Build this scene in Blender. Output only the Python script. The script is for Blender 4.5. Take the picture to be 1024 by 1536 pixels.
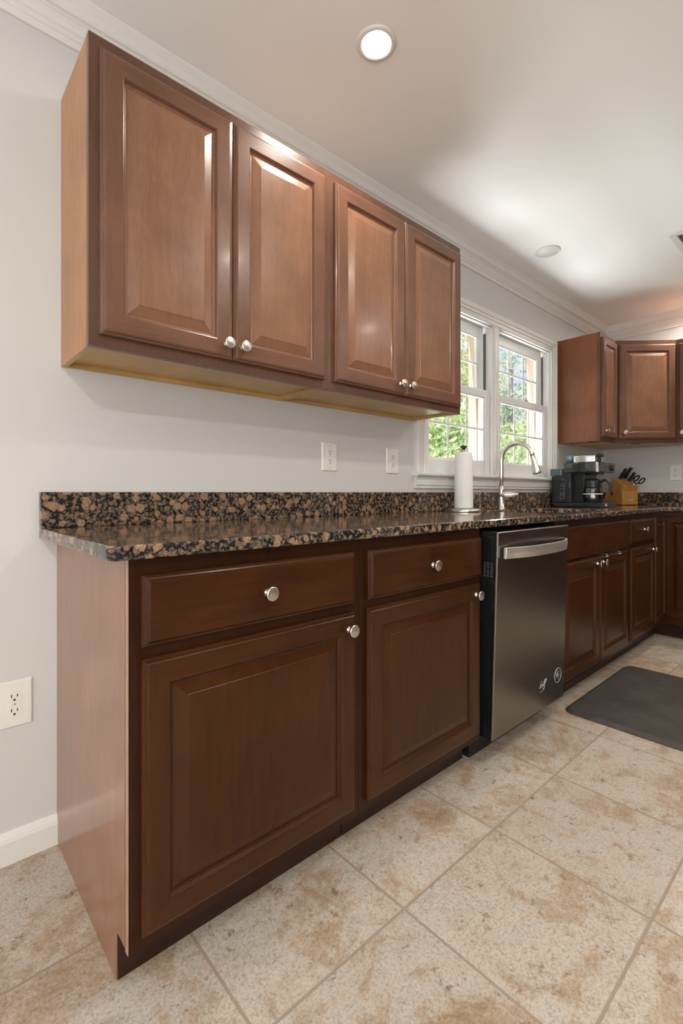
import bpy, bmesh, math, random
from mathutils import Matrix, Vector, noise as mnoise
R = math.radians
for o in list(bpy.data.objects): bpy.data.objects.remove(o)
SC = bpy.context.scene
COL = SC.collection

# ------------------------------------------------------------------ camera
cam = bpy.data.cameras.new('camera'); co = bpy.data.objects.new('camera', cam); COL.objects.link(co)
YAW = 47.927
co.location = (0, -1.5884, 1.0121)
co.rotation_euler = (R(90), 0, R(YAW - 90))
cam.sensor_width = 36; cam.sensor_fit = 'AUTO'
cam.lens = 36 * 720.07 / 1536
cam.shift_y = -(768 - 738.81) / 1536
cam.clip_start = .02
SC.camera = co
SC.view_settings.view_transform = 'Standard'; SC.view_settings.look = 'None'
SC.view_settings.gamma = 1; SC.view_settings.exposure = .05; SC.view_settings.use_curve_mapping = False

# ------------------------------------------------------------------ node helpers
def NT(name):
    m = bpy.data.materials.new(name); m.use_nodes = True
    nt = m.node_tree; nt.nodes.clear()
    return m, nt
def N(nt, t, **kw):
    n = nt.nodes.new(t)
    for k, v in kw.items():
        if k in ('inputs',):
            for a, b in v.items(): n.inputs[a].default_value = b
        else: setattr(n, k, v)
    return n
def L(nt, a, b): nt.links.new(a, b)
def c4(c): return (c[0], c[1], c[2], 1)
def mix(nt, fac, a, b, mode='MIX'):
    n = N(nt, 'ShaderNodeMix', data_type='RGBA', blend_type=mode)
    for i, v in ((0, fac), (6, a), (7, b)):
        if hasattr(v, 'is_linked'): L(nt, v, n.inputs[i])
        elif i == 0: n.inputs[0].default_value = v
        else: n.inputs[i].default_value = c4(v)
    return n.outputs[2]
def mth(nt, op, a, b=None, c=None, clamp=False):
    n = N(nt, 'ShaderNodeMath', operation=op, use_clamp=clamp)
    for i, v in enumerate((a, b, c)):
        if v is None: continue
        if hasattr(v, 'is_linked'): L(nt, v, n.inputs[i])
        else: n.inputs[i].default_value = v
    return n.outputs[0]
def ramp(nt, fac, stops):
    n = N(nt, 'ShaderNodeValToRGB'); L(nt, fac, n.inputs[0])
    e = n.color_ramp.elements
    while len(e) < len(stops): e.new(.5)
    for x, (p, c) in zip(e, stops):
        x.position = p; x.color = c4(c) if hasattr(c, '__len__') else (c, c, c, 1)
    return n.outputs[0]
def objco(nt, scale=(1, 1, 1), loc=(0, 0, 0)):
    t = N(nt, 'ShaderNodeTexCoord'); m = N(nt, 'ShaderNodeMapping'); L(nt, t.outputs['Object'], m.inputs[0])
    m.inputs['Scale'].default_value = scale; m.inputs['Location'].default_value = loc
    return m.outputs[0]
def noise(nt, vec, scale, detail=4, rough=.55, dist=0, out=0):
    n = N(nt, 'ShaderNodeTexNoise'); L(nt, vec, n.inputs['Vector'])
    n.inputs['Scale'].default_value = scale; n.inputs['Detail'].default_value = detail
    n.inputs['Roughness'].default_value = rough; n.inputs['Distortion'].default_value = dist
    return n.outputs[out]
def out(nt, sh):
    o = N(nt, 'ShaderNodeOutputMaterial'); L(nt, sh, o.inputs[0])
def principled(nt, col, rough=.5, metal=0, coat=0, coat_rough=.05, bump=None, bump_s=.1, bump_d=.001, spec=.5, ior=1.5):
    p = N(nt, 'ShaderNodeBsdfPrincipled')
    for k, v in (('Base Color', col), ('Roughness', rough), ('Metallic', metal)):
        if hasattr(v, 'is_linked'): L(nt, v, p.inputs[k])
        else: p.inputs[k].default_value = c4(v) if k == 'Base Color' else v
    p.inputs['Coat Weight'].default_value = coat; p.inputs['Coat Roughness'].default_value = coat_rough
    p.inputs['Specular IOR Level'].default_value = spec; p.inputs['IOR'].default_value = ior
    if bump is not None:
        b = N(nt, 'ShaderNodeBump'); b.inputs['Strength'].default_value = bump_s; b.inputs['Distance'].default_value = bump_d
        L(nt, bump, b.inputs['Height']); L(nt, b.outputs[0], p.inputs['Normal'])
    out(nt, p.outputs[0]); return p

def plain(name, col, rough=.5, metal=0, coat=0, spec=.5, var=.06, vscale=30):
    m, nt = NT(name); v = objco(nt)
    f = noise(nt, v, vscale, 3)
    c = mix(nt, f, [x * (1 - var) for x in col], [min(1, x * (1 + var)) for x in col])
    principled(nt, c, rough, metal, coat, spec=spec); return m

def wood(name, dark, mid, light, vertical=True, rough=.3, coat=.12, scale=1.0, spec=.34, cr=.12):
    m, nt = NT(name)
    s = (9, 9, .8) if vertical else (.8, 9, 9)
    v = objco(nt, s); vb = objco(nt)
    g = noise(nt, v, 7 * scale, 7, .62, .35)
    blotch = noise(nt, vb, 5 * scale, 5, .6, .3)
    fine = noise(nt, objco(nt, (60, 60, 3) if vertical else (3, 60, 60)), 9, 3, .6)
    c = ramp(nt, g, [(.30, dark), (.52, mid), (.74, light)])
    c = mix(nt, mth(nt, 'MULTIPLY_ADD', blotch, .6, .15), c, mid)
    sp = ramp(nt, fine, [(.36, .72), (.5, 1.0)])
    c = mix(nt, .55, c, sp, 'MULTIPLY')
    bl = ramp(nt, blotch, [(.28, .74), (.7, 1.18)])
    c = mix(nt, .8, c, bl, 'MULTIPLY')
    r = mth(nt, 'MULTIPLY_ADD', blotch, .12, rough - .06)
    p = principled(nt, c, r, 0, coat, cr, bump=fine, bump_s=.06, bump_d=.0006, spec=spec)
    return m

# ------------------------------------------------------------------ materials
M = {}
CH = ((.030, .0080, .0015), (.049, .0140, .0027), (.072, .0232, .0052))
M['wood'] = wood('cherry_stain_vertical', *CH, spec=.24, coat=.12)
M['wood_h'] = wood('cherry_stain_horizontal', *CH, vertical=False, spec=.24, coat=.12)
FR = ((.022, .0068, .0024), (.032, .0100, .0036), (.044, .0150, .0058))  # darker frame stain, plus some overhang shade put into the colour
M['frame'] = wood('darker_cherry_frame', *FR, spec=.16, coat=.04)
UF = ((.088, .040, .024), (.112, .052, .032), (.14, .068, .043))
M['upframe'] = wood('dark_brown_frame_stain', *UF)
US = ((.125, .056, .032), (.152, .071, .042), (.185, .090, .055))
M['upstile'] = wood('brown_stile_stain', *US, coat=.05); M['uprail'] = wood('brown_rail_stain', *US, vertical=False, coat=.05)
UP = ((.195, .090, .049), (.23, .111, .063), (.265, .135, .081))  # with UF and US, the base stain lightened by light put into the colour
M['upwood'] = wood('lit_brown_stain_vertical', *UP, coat=.05)
M['upwood_h'] = wood('lit_brown_stain_horizontal', *UP, vertical=False, coat=.05)
M['upside'] = wood('orange_maple_veneer', (.36, .165, .066), (.43, .21, .09), (.50, .25, .115), rough=.42, coat=.1)
M['rside'] = wood('red_brown_veneer', (.145, .047, .019), (.185, .064, .027), (.225, .085, .038), rough=.33, coat=.3)
M['baseside'] = wood('rosy_brown_laminate', (.25, .115, .066), (.31, .150, .090), (.36, .185, .115), rough=.30, coat=.35, scale=.8)
M['edge'] = wood('pale_edge_band', (.34, .21, .145), (.42, .27, .19), (.48, .32, .23), rough=.4, coat=0)
M['maple'] = wood('unstained_maple', (.46, .27, .085), (.56, .35, .13), (.62, .41, .17), vertical=False, rough=.38, coat=.15)
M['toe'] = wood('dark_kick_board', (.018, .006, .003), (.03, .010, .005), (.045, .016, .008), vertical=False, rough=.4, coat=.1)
M['block'] = wood('honey_beech', (.42, .19, .045), (.52, .25, .066), (.60, .31, .09), rough=.4, coat=.15, scale=2)
M['nickel'] = plain('brushed_nickel', (.66, .62, .55), .30, 1, var=.05, vscale=200)
M['chrome'] = plain('chrome', (.82, .82, .82), .08, 1, var=.01)
M['black'] = plain('black_plastic', (.008, .008, .009), .38, var=.2)
M['blacksoft'] = plain('charcoal_plastic', (.011, .015, .017), .30, var=.12)
M['blackgloss'] = plain('glossy_black', (.008, .011, .012), .07, coat=.6, var=.1)
M['white'] = plain('white_enamel_trim', (.74, .725, .69), .35, var=.015)
M['vinyl'] = plain('white_vinyl', (.80, .79, .77), .35, var=.015)
M['plate'] = plain('ivory_white_plastic', (.80, .775, .73), .3, var=.01)
M['slot'] = plain('dark_slot', (.02, .018, .016), .6)
M['paper'] = plain('white_paper', (.84, .83, .81), .9, spec=.1, var=.03, vscale=160)
M['track'] = plain('grey_track', (.09, .095, .09), .5)
M['peach'] = plain('peach_exterior_paint', (.56, .42, .31), .7, var=.06, vscale=6)
M['bark'] = plain('grey_bark', (.34, .34, .34), .9, var=.35, vscale=8)
M['markw'] = plain('silver_print', (.50, .50, .50), .35, .4)
M['steelsink'] = plain('satin_steel_bowl', (.55, .56, .57), .28, 1)
M['scrap'] = plain('orange_dry_leaf', (.45, .22, .06), .7, var=.3, vscale=80)

def wall_mat(name, col, rough=.62, bs=.05):
    m, nt = NT(name); v = objco(nt)
    f = noise(nt, v, 2.2, 4, .6); g = noise(nt, v, 260, 3, .6)
    c = mix(nt, f, [x * .97 for x in col], [x * 1.02 for x in col])
    principled(nt, c, rough, bump=g, bump_s=bs, bump_d=.001, spec=.35); return m
M['wall'] = wall_mat('light_warm_grey_paint', (.635, .62, .60))
M['ceil'] = wall_mat('white_ceiling_paint', (.90, .89, .87), .75)

def steel_mat():
    m, nt = NT('brushed_stainless'); v = objco(nt, (900, 900, 6))
    f = noise(nt, v, 1.0, 3, .6)
    c = mix(nt, f, (.225, .205, .18), (.27, .25, .222))
    r = mth(nt, 'MULTIPLY_ADD', f, .12, .24)
    principled(nt, c, r, 1, bump=f, bump_s=.02, bump_d=.0003); return m
M['steel'] = steel_mat()

def granite_mat():
    m, nt = NT('brown_black_granite'); v = objco(nt)
    dv = N(nt, 'ShaderNodeVectorMath', operation='MULTIPLY_ADD')
    nz = noise(nt, v, 55, 3, .6, out=1)
    L(nt, nz, dv.inputs[0]); dv.inputs[1].default_value = (.009, .009, .009); L(nt, v, dv.inputs[2])
    def vor(sc, thr, soft, rnd=1.0):
        n = N(nt, 'ShaderNodeTexVoronoi', feature='F1'); L(nt, dv.outputs[0], n.inputs['Vector'])
        n.inputs['Scale'].default_value = sc; n.inputs['Randomness'].default_value = rnd
        sx = N(nt, 'ShaderNodeSeparateColor'); L(nt, n.outputs['Color'], sx.inputs[0])
        d = mth(nt, 'ADD', n.outputs['Distance'], mth(nt, 'MULTIPLY', sx.outputs[0], .16))
        mask = mth(nt, 'SUBTRACT', 1, mth(nt, 'SMOOTH_MIN', mth(nt, 'DIVIDE', mth(nt, 'MAXIMUM', mth(nt, 'SUBTRACT', d, thr), 0), soft), 1, .01), clamp=True)
        return mask, sx, d
    m1, s1, d1 = vor(33, .44, .07)
    m2, s2, d2 = vor(74, .46, .10)
    f1 = noise(nt, v, 230, 4, .7)
    f2 = noise(nt, v, 120, 3, .65)
    base = ramp(nt, f2, [(.36, (.006, .006, .007)), (.5, (.016, .016, .017)), (.58, (.10, .085, .065)), (.72, (.22, .16, .10))])
    tan2 = ramp(nt, f1, [(.36, (.035, .02, .012)), (.47, (.15, .088, .052)), (.64, (.30, .20, .13))])
    tan1 = ramp(nt, f1, [(.35, (.055, .032, .02)), (.44, (.245, .142, .085)), (.64, (.40, .255, .16))])
    c = mix(nt, mth(nt, 'MULTIPLY', m2, mth(nt, 'GREATER_THAN', s2.outputs[1], .22)), base, tan2)
    c = mix(nt, mth(nt, 'MULTIPLY', m1, mth(nt, 'GREATER_THAN', s1.outputs[1], .26)), c, tan1)
    principled(nt, c, .10, 0, .10, .04, spec=.45); return m
M['granite'] = granite_mat()

TP, TX, TY = .4126, .8951, -.8236
def tile_mat():
    m, nt = NT('beige_stone_tile'); t = N(nt, 'ShaderNodeTexCoord')
    s = N(nt, 'ShaderNodeSeparateXYZ'); L(nt, t.outputs['Object'], s.inputs[0])
    fx = mth(nt, 'DIVIDE', mth(nt, 'SUBTRACT', s.outputs[0], TX), TP)
    fy = mth(nt, 'DIVIDE', mth(nt, 'SUBTRACT', s.outputs[1], TY), TP)
    def edge(f):
        fr = mth(nt, 'FRACT', f)
        return mth(nt, 'MINIMUM', fr, mth(nt, 'SUBTRACT', 1, fr))
    e = mth(nt, 'MINIMUM', edge(fx), edge(fy))
    wob = noise(nt, t.outputs['Object'], 60, 2)
    e = mth(nt, 'ADD', e, mth(nt, 'MULTIPLY', mth(nt, 'SUBTRACT', wob, .5), .004))
    grout = mth(nt, 'SUBTRACT', 1, mth(nt, 'DIVIDE', mth(nt, 'SUBTRACT', e, .0065), .003, clamp=True), clamp=True)
    cx = N(nt, 'ShaderNodeCombineXYZ'); L(nt, mth(nt, 'FLOOR', fx), cx.inputs[0]); L(nt, mth(nt, 'FLOOR', fy), cx.inputs[1])
    wn = N(nt, 'ShaderNodeTexWhiteNoise', noise_dimensions='3D'); L(nt, cx.outputs[0], wn.inputs['Vector'])
    off = N(nt, 'ShaderNodeVectorMath', operation='MULTIPLY_ADD'); L(nt, wn.outputs['Color'], off.inputs[0])
    off.inputs[1].default_value = (7, 7, 7); L(nt, t.outputs['Object'], off.inputs[2])
    v = off.outputs[0]
    big = noise(nt, v, 3.2, 10, .70, .9); med = noise(nt, v, 13, 9, .72, .8); fine = noise(nt, v, 150, 6, .80)
    pit = noise(nt, v, 30, 8, .80, .4); vein = noise(nt, v, 7, 8, .7, 1.6)
    b2 = mth(nt, 'ADD', mth(nt, 'MULTIPLY', big, .60), mth(nt, 'MULTIPLY', med, .40))
    c = ramp(nt, b2, [(.35, (.34, .24, .155)), (.42, (.46, .345, .24)), (.46, (.49, .39, .295)), (.50, (.56, .495, .415)), (.58, (.57, .525, .46)), (.66, (.46, .42, .365))])
    vm = ramp(nt, mth(nt, 'ABSOLUTE', mth(nt, 'SUBTRACT', vein, .5)), [(.0, .80), (.03, 1.0)])
    c = mix(nt, .6, c, vm, 'MULTIPLY')
    fm = ramp(nt, fine, [(.36, (.34, .26, .19)), (.46, (.82, .77, .71)), (.54, (1.02, 1.01, 1.0)), (.70, (1.2, 1.21, 1.22))])
    c = mix(nt, .62, c, fm, 'MULTIPLY')
    pm = ramp(nt, pit, [(.35, .0), (.43, 1.0)])
    c = mix(nt, pm, (.22, .135, .075), c)
    rnd = mth(nt, 'MULTIPLY_ADD', wn.outputs['Value'], .14, .92)
    rc = N(nt, 'ShaderNodeCombineColor')
    for i in range(3): L(nt, rnd, rc.inputs[i])
    c = mix(nt, 1.0, c, rc.outputs[0], 'MULTIPLY')
    gc = mix(nt, fine, (.29, .225, .165), (.40, .325, .25))
    c = mix(nt, grout, c, gc)
    c = mix(nt, 1.0, c, (.94, .94, .945), 'MULTIPLY')
    h = mth(nt, 'SUBTRACT', mth(nt, 'ADD', mth(nt, 'MULTIPLY', med, .35), mth(nt, 'MULTIPLY', fine, .2)), mth(nt, 'MULTIPLY', grout, 1.0))
    r = mth(nt, 'MULTIPLY_ADD', grout, .3, mth(nt, 'MULTIPLY_ADD', fine, .15, .36))
    principled(nt, c, r, bump=h, bump_s=.35, bump_d=.003, spec=.4); return m
M['tile'] = tile_mat()

def mat_mat():
    m, nt = NT('charcoal_foam_mat'); v = objco(nt)
    f = noise(nt, v, 9, 5, .7, .8); g = noise(nt, v, 420, 3, .7)
    c = ramp(nt, f, [(.3, (.040, .035, .030)), (.7, (.074, .065, .057))])
    principled(nt, c, .5, bump=g, bump_s=.25, bump_d=.001, spec=.45); return m
M['mat'] = mat_mat()

def glass_mat(name, tint=(1, 1, 1), refl=.07):
    m, nt = NT(name)
    t = N(nt, 'ShaderNodeBsdfTransparent'); t.inputs[0].default_value = c4(tint)
    g = N(nt, 'ShaderNodeBsdfGlossy'); g.inputs['Roughness'].default_value = .01
    lw = N(nt, 'ShaderNodeLayerWeight'); lw.inputs[0].default_value = .25
    x = N(nt, 'ShaderNodeMixShader'); L(nt, mth(nt, 'MULTIPLY_ADD', mth(nt, 'POWER', lw.outputs['Facing'], 4), .55, refl * .4), x.inputs[0])
    L(nt, t.outputs[0], x.inputs[1]); L(nt, g.outputs[0], x.inputs[2]); out(nt, x.outputs[0]); return m
M['glass'] = glass_mat('clear_window_glass')
M['carafe'] = glass_mat('clear_carafe_glass', (.52, .54, .55), .35)
M['bluetank'] = glass_mat('blue_tinted_plastic', (.30, .48, .54), .5)

def leaf_mat(name, a, b, sc=9):
    m, nt = NT(name); v = objco(nt)
    f = noise(nt, v, sc, 5, .75)
    c = ramp(nt, f, [(.34, a), (.62, b)])
    d = N(nt, 'ShaderNodeBsdfDiffuse'); t = N(nt, 'ShaderNodeBsdfTranslucent'); x = N(nt, 'ShaderNodeMixShader'); x.inputs[0].default_value = .45
    L(nt, c, d.inputs[0]); L(nt, c, t.inputs[0]); L(nt, d.outputs[0], x.inputs[1]); L(nt, t.outputs[0], x.inputs[2]); out(nt, x.outputs[0]); return m
M['leaf'] = leaf_mat('pale_green_leaves', (.40, .55, .24), (.80, .86, .60))
M['leaf2'] = leaf_mat('yellow_green_leaves', (.50, .56, .26), (.84, .82, .56))
M['leaf3'] = leaf_mat('blue_green_leaves', (.40, .52, .36), (.66, .76, .62))
M['lawn'] = plain('lawn', (.22, .32, .12), .9, var=.4, vscale=4)

def emit_mat(name, col, s):
    m, nt = NT(name); e = N(nt, 'ShaderNodeEmission'); e.inputs[0].default_value = c4(col); e.inputs[1].default_value = s
    out(nt, e.outputs[0]); return m
M['lens'] = emit_mat('lit_lamp_lens', (1, .93, .82), 14)

# ------------------------------------------------------------------ world, sun, daylight and fill lamps
W_ = bpy.data.worlds.new('sky'); SC.world = W_; W_.use_nodes = True
nt = W_.node_tree; nt.nodes.clear()
tc = N(nt, 'ShaderNodeTexCoord')
f = noise(nt, tc.outputs['Generated'], 4.5, 7, .62, .3)
c = ramp(nt, f, [(.36, (.42, .60, .92)), (.46, (.68, .80, .98)), (.54, (1, 1, 1))])
bg = N(nt, 'ShaderNodeBackground'); L(nt, c, bg.inputs[0]); bg.inputs[1].default_value = .95
wo = N(nt, 'ShaderNodeOutputWorld'); L(nt, bg.outputs[0], wo.inputs[0])

def lamp(name, kind, loc, power, col=(1, 1, 1), target=None, **kw):
    l = bpy.data.lights.new(name, kind); l.energy = power; l.color = col
    for k, v in kw.items(): setattr(l, k, v)
    o = bpy.data.objects.new(name, l); COL.objects.link(o); o.location = loc
    if target is not None:
        o.rotation_euler = (Vector(target) - Vector(loc)).to_track_quat('-Z', 'Y').to_euler()
    return o
lamp('sun', 'SUN', (0, 6, 10), 6.0, (1, .95, .86), target=(9.0, 5.1, 2.0), angle=R(1))
lamp('rear_fill', 'AREA', (-.9, -4.05, 1.45), 60, (.90, .96, 1.0), target=(.3, -1.4, 3.3), shape='RECTANGLE', size=2.0, size_y=1.9)  # unseen fill panel added before the closed rear wall, aimed at the ceiling
lamp('side_fill', 'AREA', (-2.35, -1.9, 1.5), 56, (.96, .98, 1.0), target=(.3, -1.6, 3.4), shape='RECTANGLE', size=2.2, size_y=1.9)  # unseen fill by the closed left wall, for daylight inferred from that side
lamp('sunlit_ground_bounce', 'AREA', (2.75, 1.0, .25), 128, (.93, .975, 1.0), target=(2.75, -.2, 2.0), shape='RECTANGLE', size=2.2, size_y=.8)

# ------------------------------------------------------------------ mesh builder
class MB:
    def __init__(s): s.v = []; s.f = []; s.m = []; s.sm = []
    def add(s, vs, fs, mi=0, smooth=False, X=None):
        b = len(s.v)
        s.v += [tuple(X @ Vector(p)) if X is not None else tuple(p) for p in vs]
        for k, f in enumerate(fs):
            s.f.append([b + i for i in f]); s.m.append(mi[k] if hasattr(mi, '__len__') else mi); s.sm.append(smooth)
        return s
    def box(s, x0, x1, y0, y1, z0, z1, mi=0, bottom=None, X=None, inner=None):
        x0, x1 = min(x0, x1), max(x0, x1); y0, y1 = min(y0, y1), max(y0, y1); z0, z1 = min(z0, z1), max(z0, z1)
        vs = [(x, y, z) for z in (z0, z1) for y in (y0, y1) for x in (x0, x1)]
        fs = [(0, 2, 3, 1), (4, 5, 7, 6), (0, 1, 5, 4), (1, 3, 7, 5), (3, 2, 6, 7), (2, 0, 4, 6)]
        ms = [mi] * 6
        if bottom is not None: ms[0] = bottom
        if inner is not None: ms[inner] = bottom
        return s.add(vs, fs, ms, X=X)
    def prism(s, pts, a, b, axis='x', mi=0, X=None, smooth=False, caps=True):
        # pts polygon in the two other axes, extruded from a to b
        def P(p, t): return {'x': (t, p[0], p[1]), 'y': (p[0], t, p[1]), 'z': (p[0], p[1], t)}[axis]
        n = len(pts)
        vs = [P(p, a) for p in pts] + [P(p, b) for p in pts]
        fs = [(i, (i + 1) % n, n + (i + 1) % n, n + i) for i in range(n)]
        s.add(vs, fs, mi, smooth, X)
        if caps: s.add(vs, [tuple(range(n))[::-1], tuple(range(n, 2 * n))], mi, False, X)
        return s
    def lathe(s, prof, n=28, X=None, mi=0, smooth=True):
        # prof list of (r, z) about local z
        vs = []; fs = []
        for r, z in prof:
            for k in range(n):
                a = 2 * math.pi * k / n; vs.append((r * math.cos(a), r * math.sin(a), z))
        for i in range(len(prof) - 1):
            for k in range(n):
                fs.append((i * n + k, i * n + (k + 1) % n, (i + 1) * n + (k + 1) % n, (i + 1) * n + k))
        s.add(vs, fs, mi, smooth, X)
        if prof[0][0] > 1e-6: s.add(vs[:n], [tuple(range(n))[::-1]], mi, False, X)
        if prof[-1][0] > 1e-6: s.add(vs[-n:], [tuple(range(n))], mi, False, X)
        return s
    def tube(s, pts, r, n=14, mi=0, X=None, closed=False, flat=1.0, caps=True):
        pts = [Vector(p) for p in pts]; k = len(pts)
        rs = r if hasattr(r, '__len__') else [r] * k
        vs = []; prev = None
        for i, p in enumerate(pts):
            if closed: t = pts[(i + 1) % k] - pts[i - 1]
            else: t = pts[min(i + 1, k - 1)] - pts[max(i - 1, 0)]
            t.normalize()
            if prev is None:
                u = t.orthogonal().normalized()
                if abs(t.z) < .9: u = t.cross(Vector((0, 0, 1))).normalized()
            else: u = (prev - t * prev.dot(t)).normalized()
            prev = u; w = t.cross(u)
            for j in range(n):
                a = 2 * math.pi * j / n; vs.append(p + u * math.cos(a) * rs[i] + w * math.sin(a) * rs[i] * flat)
        fs = []
        for i in range(k if closed else k - 1):
            for j in range(n):
                a, b = i * n, ((i + 1) % k) * n
                fs.append((a + j, a + (j + 1) % n, b + (j + 1) % n, b + j))
        s.add(vs, fs, mi, True, X)
        if not closed and caps:
            s.add(vs[:n], [tuple(range(n))[::-1]], mi, False, X); s.add(vs[-n:], [tuple(range(n))], mi, False, X)
        return s
    def loft(s, rings, mi=0, X=None, cap0=True, cap1=True, smooth=False):
        n = len(rings[0]); vs = [p for r in rings for p in r]; fs = []; ms = []
        for i in range(len(rings) - 1):
            for k in range(n):
                fs.append((i * n + k, i * n + (k + 1) % n, (i + 1) * n + (k + 1) % n, (i + 1) * n + k))
                ms.append(mi[k] if hasattr(mi, '__len__') else mi)
        b0 = mi[1] if hasattr(mi, '__len__') else mi
        if cap0: fs.append(tuple(range(n))[::-1]); ms.append(b0)
        if cap1: fs.append(tuple(range((len(rings) - 1) * n, len(rings) * n))); ms.append(b0)
        return s.add(vs, fs, ms, smooth, X)
    def build(s, name, mats, parent=None, bevel=0, seg=2, world=False, fix=True):
        me = bpy.data.meshes.new(name)
        off = Vector((0, 0, 0))
        me.from_pydata([tuple(Vector(p) - off) for p in s.v], [], s.f)
        if not hasattr(mats, '__len__'): mats = [mats]
        for m in mats: me.materials.append(m)
        for p, mi, sm in zip(me.polygons, s.m, s.sm): p.material_index = mi; p.use_smooth = sm
        bm = bmesh.new(); bm.from_mesh(me)
        bmesh.ops.remove_doubles(bm, verts=bm.verts, dist=1e-6)
        if fix: bmesh.ops.recalc_face_normals(bm, faces=bm.faces)
        bm.to_mesh(me); bm.free(); me.update()
        o = bpy.data.objects.new(name, me); COL.objects.link(o)
        if parent: o.parent = parent
        if bevel:
            b = o.modifiers.new('bevel', 'BEVEL'); b.width = bevel; b.segments = seg; b.limit_method = 'ANGLE'; b.angle_limit = R(35)
        return o

def tag(o, label=None, cat=None, group=None, kind=None):
    if label: o['label'] = label
    if cat: o['category'] = cat
    if group: o['group'] = group
    if kind: o['kind'] = kind
    return o
def thing(name, label, cat, loc=(0, 0, 0), rz=0, group=None):
    o = bpy.data.objects.new(name, None); COL.objects.link(o); o.empty_display_size = .05
    o.location = loc; o.rotation_euler = (0, 0, rz)
    return tag(o, label, cat, group)
def struct(o): o['kind'] = 'structure'; return o
T = Matrix.Translation
def RX(a): return Matrix.Rotation(R(a), 4, 'X')
def RY(a): return Matrix.Rotation(R(a), 4, 'Y')
def RZ(a): return Matrix.Rotation(R(a), 4, 'Z')

# ------------------------------------------------------------------ room shell
WX, ZC = 4.517, 2.437            # right wall, ceiling
XL, YF = -2.6, -4.2
struct(MB().box(XL - .15, WX + .15, YF - .15, .2, -.12, 0).build('floor', M['tile']))
struct(MB().box(XL - .15, WX + .15, YF - .15, .2, ZC, ZC + .12).build('ceiling', M['ceil']))
OX0, OX1, OZ0, OZ1 = 1.99, 3.515, 1.085, 2.07     # rough opening of the double window
wb = MB()
wb.box(XL, OX0, 0, .17, 0, ZC).box(OX1, WX, 0, .17, 0, ZC).box(OX0, OX1, 0, .17, 0, OZ0).box(OX0, OX1, 0, .17, OZ1, ZC)
struct(wb.build('wall_back', M['wall']))
struct(MB().box(WX, WX + .15, YF, .17, 0, ZC).build('wall_right', M['wall']))
struct(MB().box(XL - .15, XL, YF, .17, 0, ZC).build('wall_left', M['wall']))
struct(MB().box(XL, WX, YF - .15, YF, 0, ZC).build('wall_front', wall_mat('darkened_unseen_wall', (.30, .26, .225))))  # unseen wall given a dark colour to cut bounce and hazy reflections

# crown moulding
CP = [(0, 2.322), (.009, 2.322), (.011, 2.328), (.011, 2.340), (.015, 2.343), (.018, 2.349), (.018, 2.354), (.023, 2.358), (.026, 2.368), (.033, 2.378),
      (.038, 2.381), (.038, 2.386), (.046, 2.389), (.049, 2.394), (.054, 2.410), (.063, 2.424), (.066, 2.428), (.066, ZC), (0, ZC)]
def crown_back():
    vs = [(XL, -o, z) for o, z in CP] + [(WX - o, -o, z) for o, z in CP]; n = len(CP)
    m = MB(); m.add(vs, [(i, (i + 1) % n, n + (i + 1) % n, n + i) for i in range(n)] + [tuple(range(n)), tuple(range(n, 2 * n))[::-1]])
    return m.build('trim_1', M['white'])
def crown_right():
    vs = [(WX - o, -o, z) for o, z in CP] + [(WX - o, YF, z) for o, z in CP]; n = len(CP)
    m = MB(); m.add(vs, [(i, (i + 1) % n, n + (i + 1) % n, n + i) for i in range(n)] + [tuple(range(n)), tuple(range(n, 2 * n))[::-1]])
    return m.build('trim_2', M['white'])
struct(crown_back()); struct(crown_right())
bp = [(0, 0), (-.016, 0), (-.016, .060), (-.013, .070), (-.007, .080), (-.004, .085), (0, .085)]
struct(MB().prism(bp, XL, .3203, 'x').build('baseboard_back', M['white']))

# ------------------------------------------------------------------ windows
CW = .083
W1 = (2.017, 2.706); W2 = (2.754, 3.488); WZ0, WZ1 = 1.118, 2.042
def casing():
    m = MB()
    prof = [(0, 0), (0, .013), (.006, .017), (.011, .017), (.013, .013), (.030, .014), (.033, .019), (.048, .020), (.051, .024), (.060, .026), (.072, .026), (.078, .022), (CW, .020), (CW, 0)]
    rings = []
    for o, h in prof:
        rings.append([(W1[0] - o, -h, WZ0), (W1[0] - o, -h, WZ1 + o), (W2[1] + o, -h, WZ1 + o), (W2[1] + o, -h, WZ0)])
    for a, b in zip(rings[:-1], rings[1:]):
        for k in range(3):
            m.add([a[k], a[k + 1], b[k + 1], b[k]], [(0, 1, 2, 3)])
    m.add([r[0] for r in rings], [tuple(range(len(rings)))]); m.add([r[3] for r in rings], [tuple(range(len(rings)))])
    x0, x1 = W1[1], W2[0]
    mp = [(x0, 0), (x0, -.013), (x0 + .007, -.018), (x0 + .012, -.013), (x1 - .012, -.013), (x1 - .007, -.018), (x1, -.013), (x1, 0)]
    m.prism(mp, WZ0, WZ1, 'z')
    return m.build('trim_3', M['white'])
struct(casing())
st = MB()
st.prism([(0.01, 1.098), (-.040, 1.098), (-.046, 1.103), (-.046, 1.113), (-.040, 1.118), (.01, 1.118)], W1[0] - CW - .012, W2[1] + .058, 'x')
st.prism([(0, 1.036), (-.014, 1.036), (-.014, 1.046), (-.020, 1.052), (-.020, 1.070), (-.016, 1.076), (-.016, 1.090), (-.024, 1.098), (0, 1.098)], W1[0] - CW + .003, W2[1] + .055, 'x')
struct(st.build('trim_4', M['white']))

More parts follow.
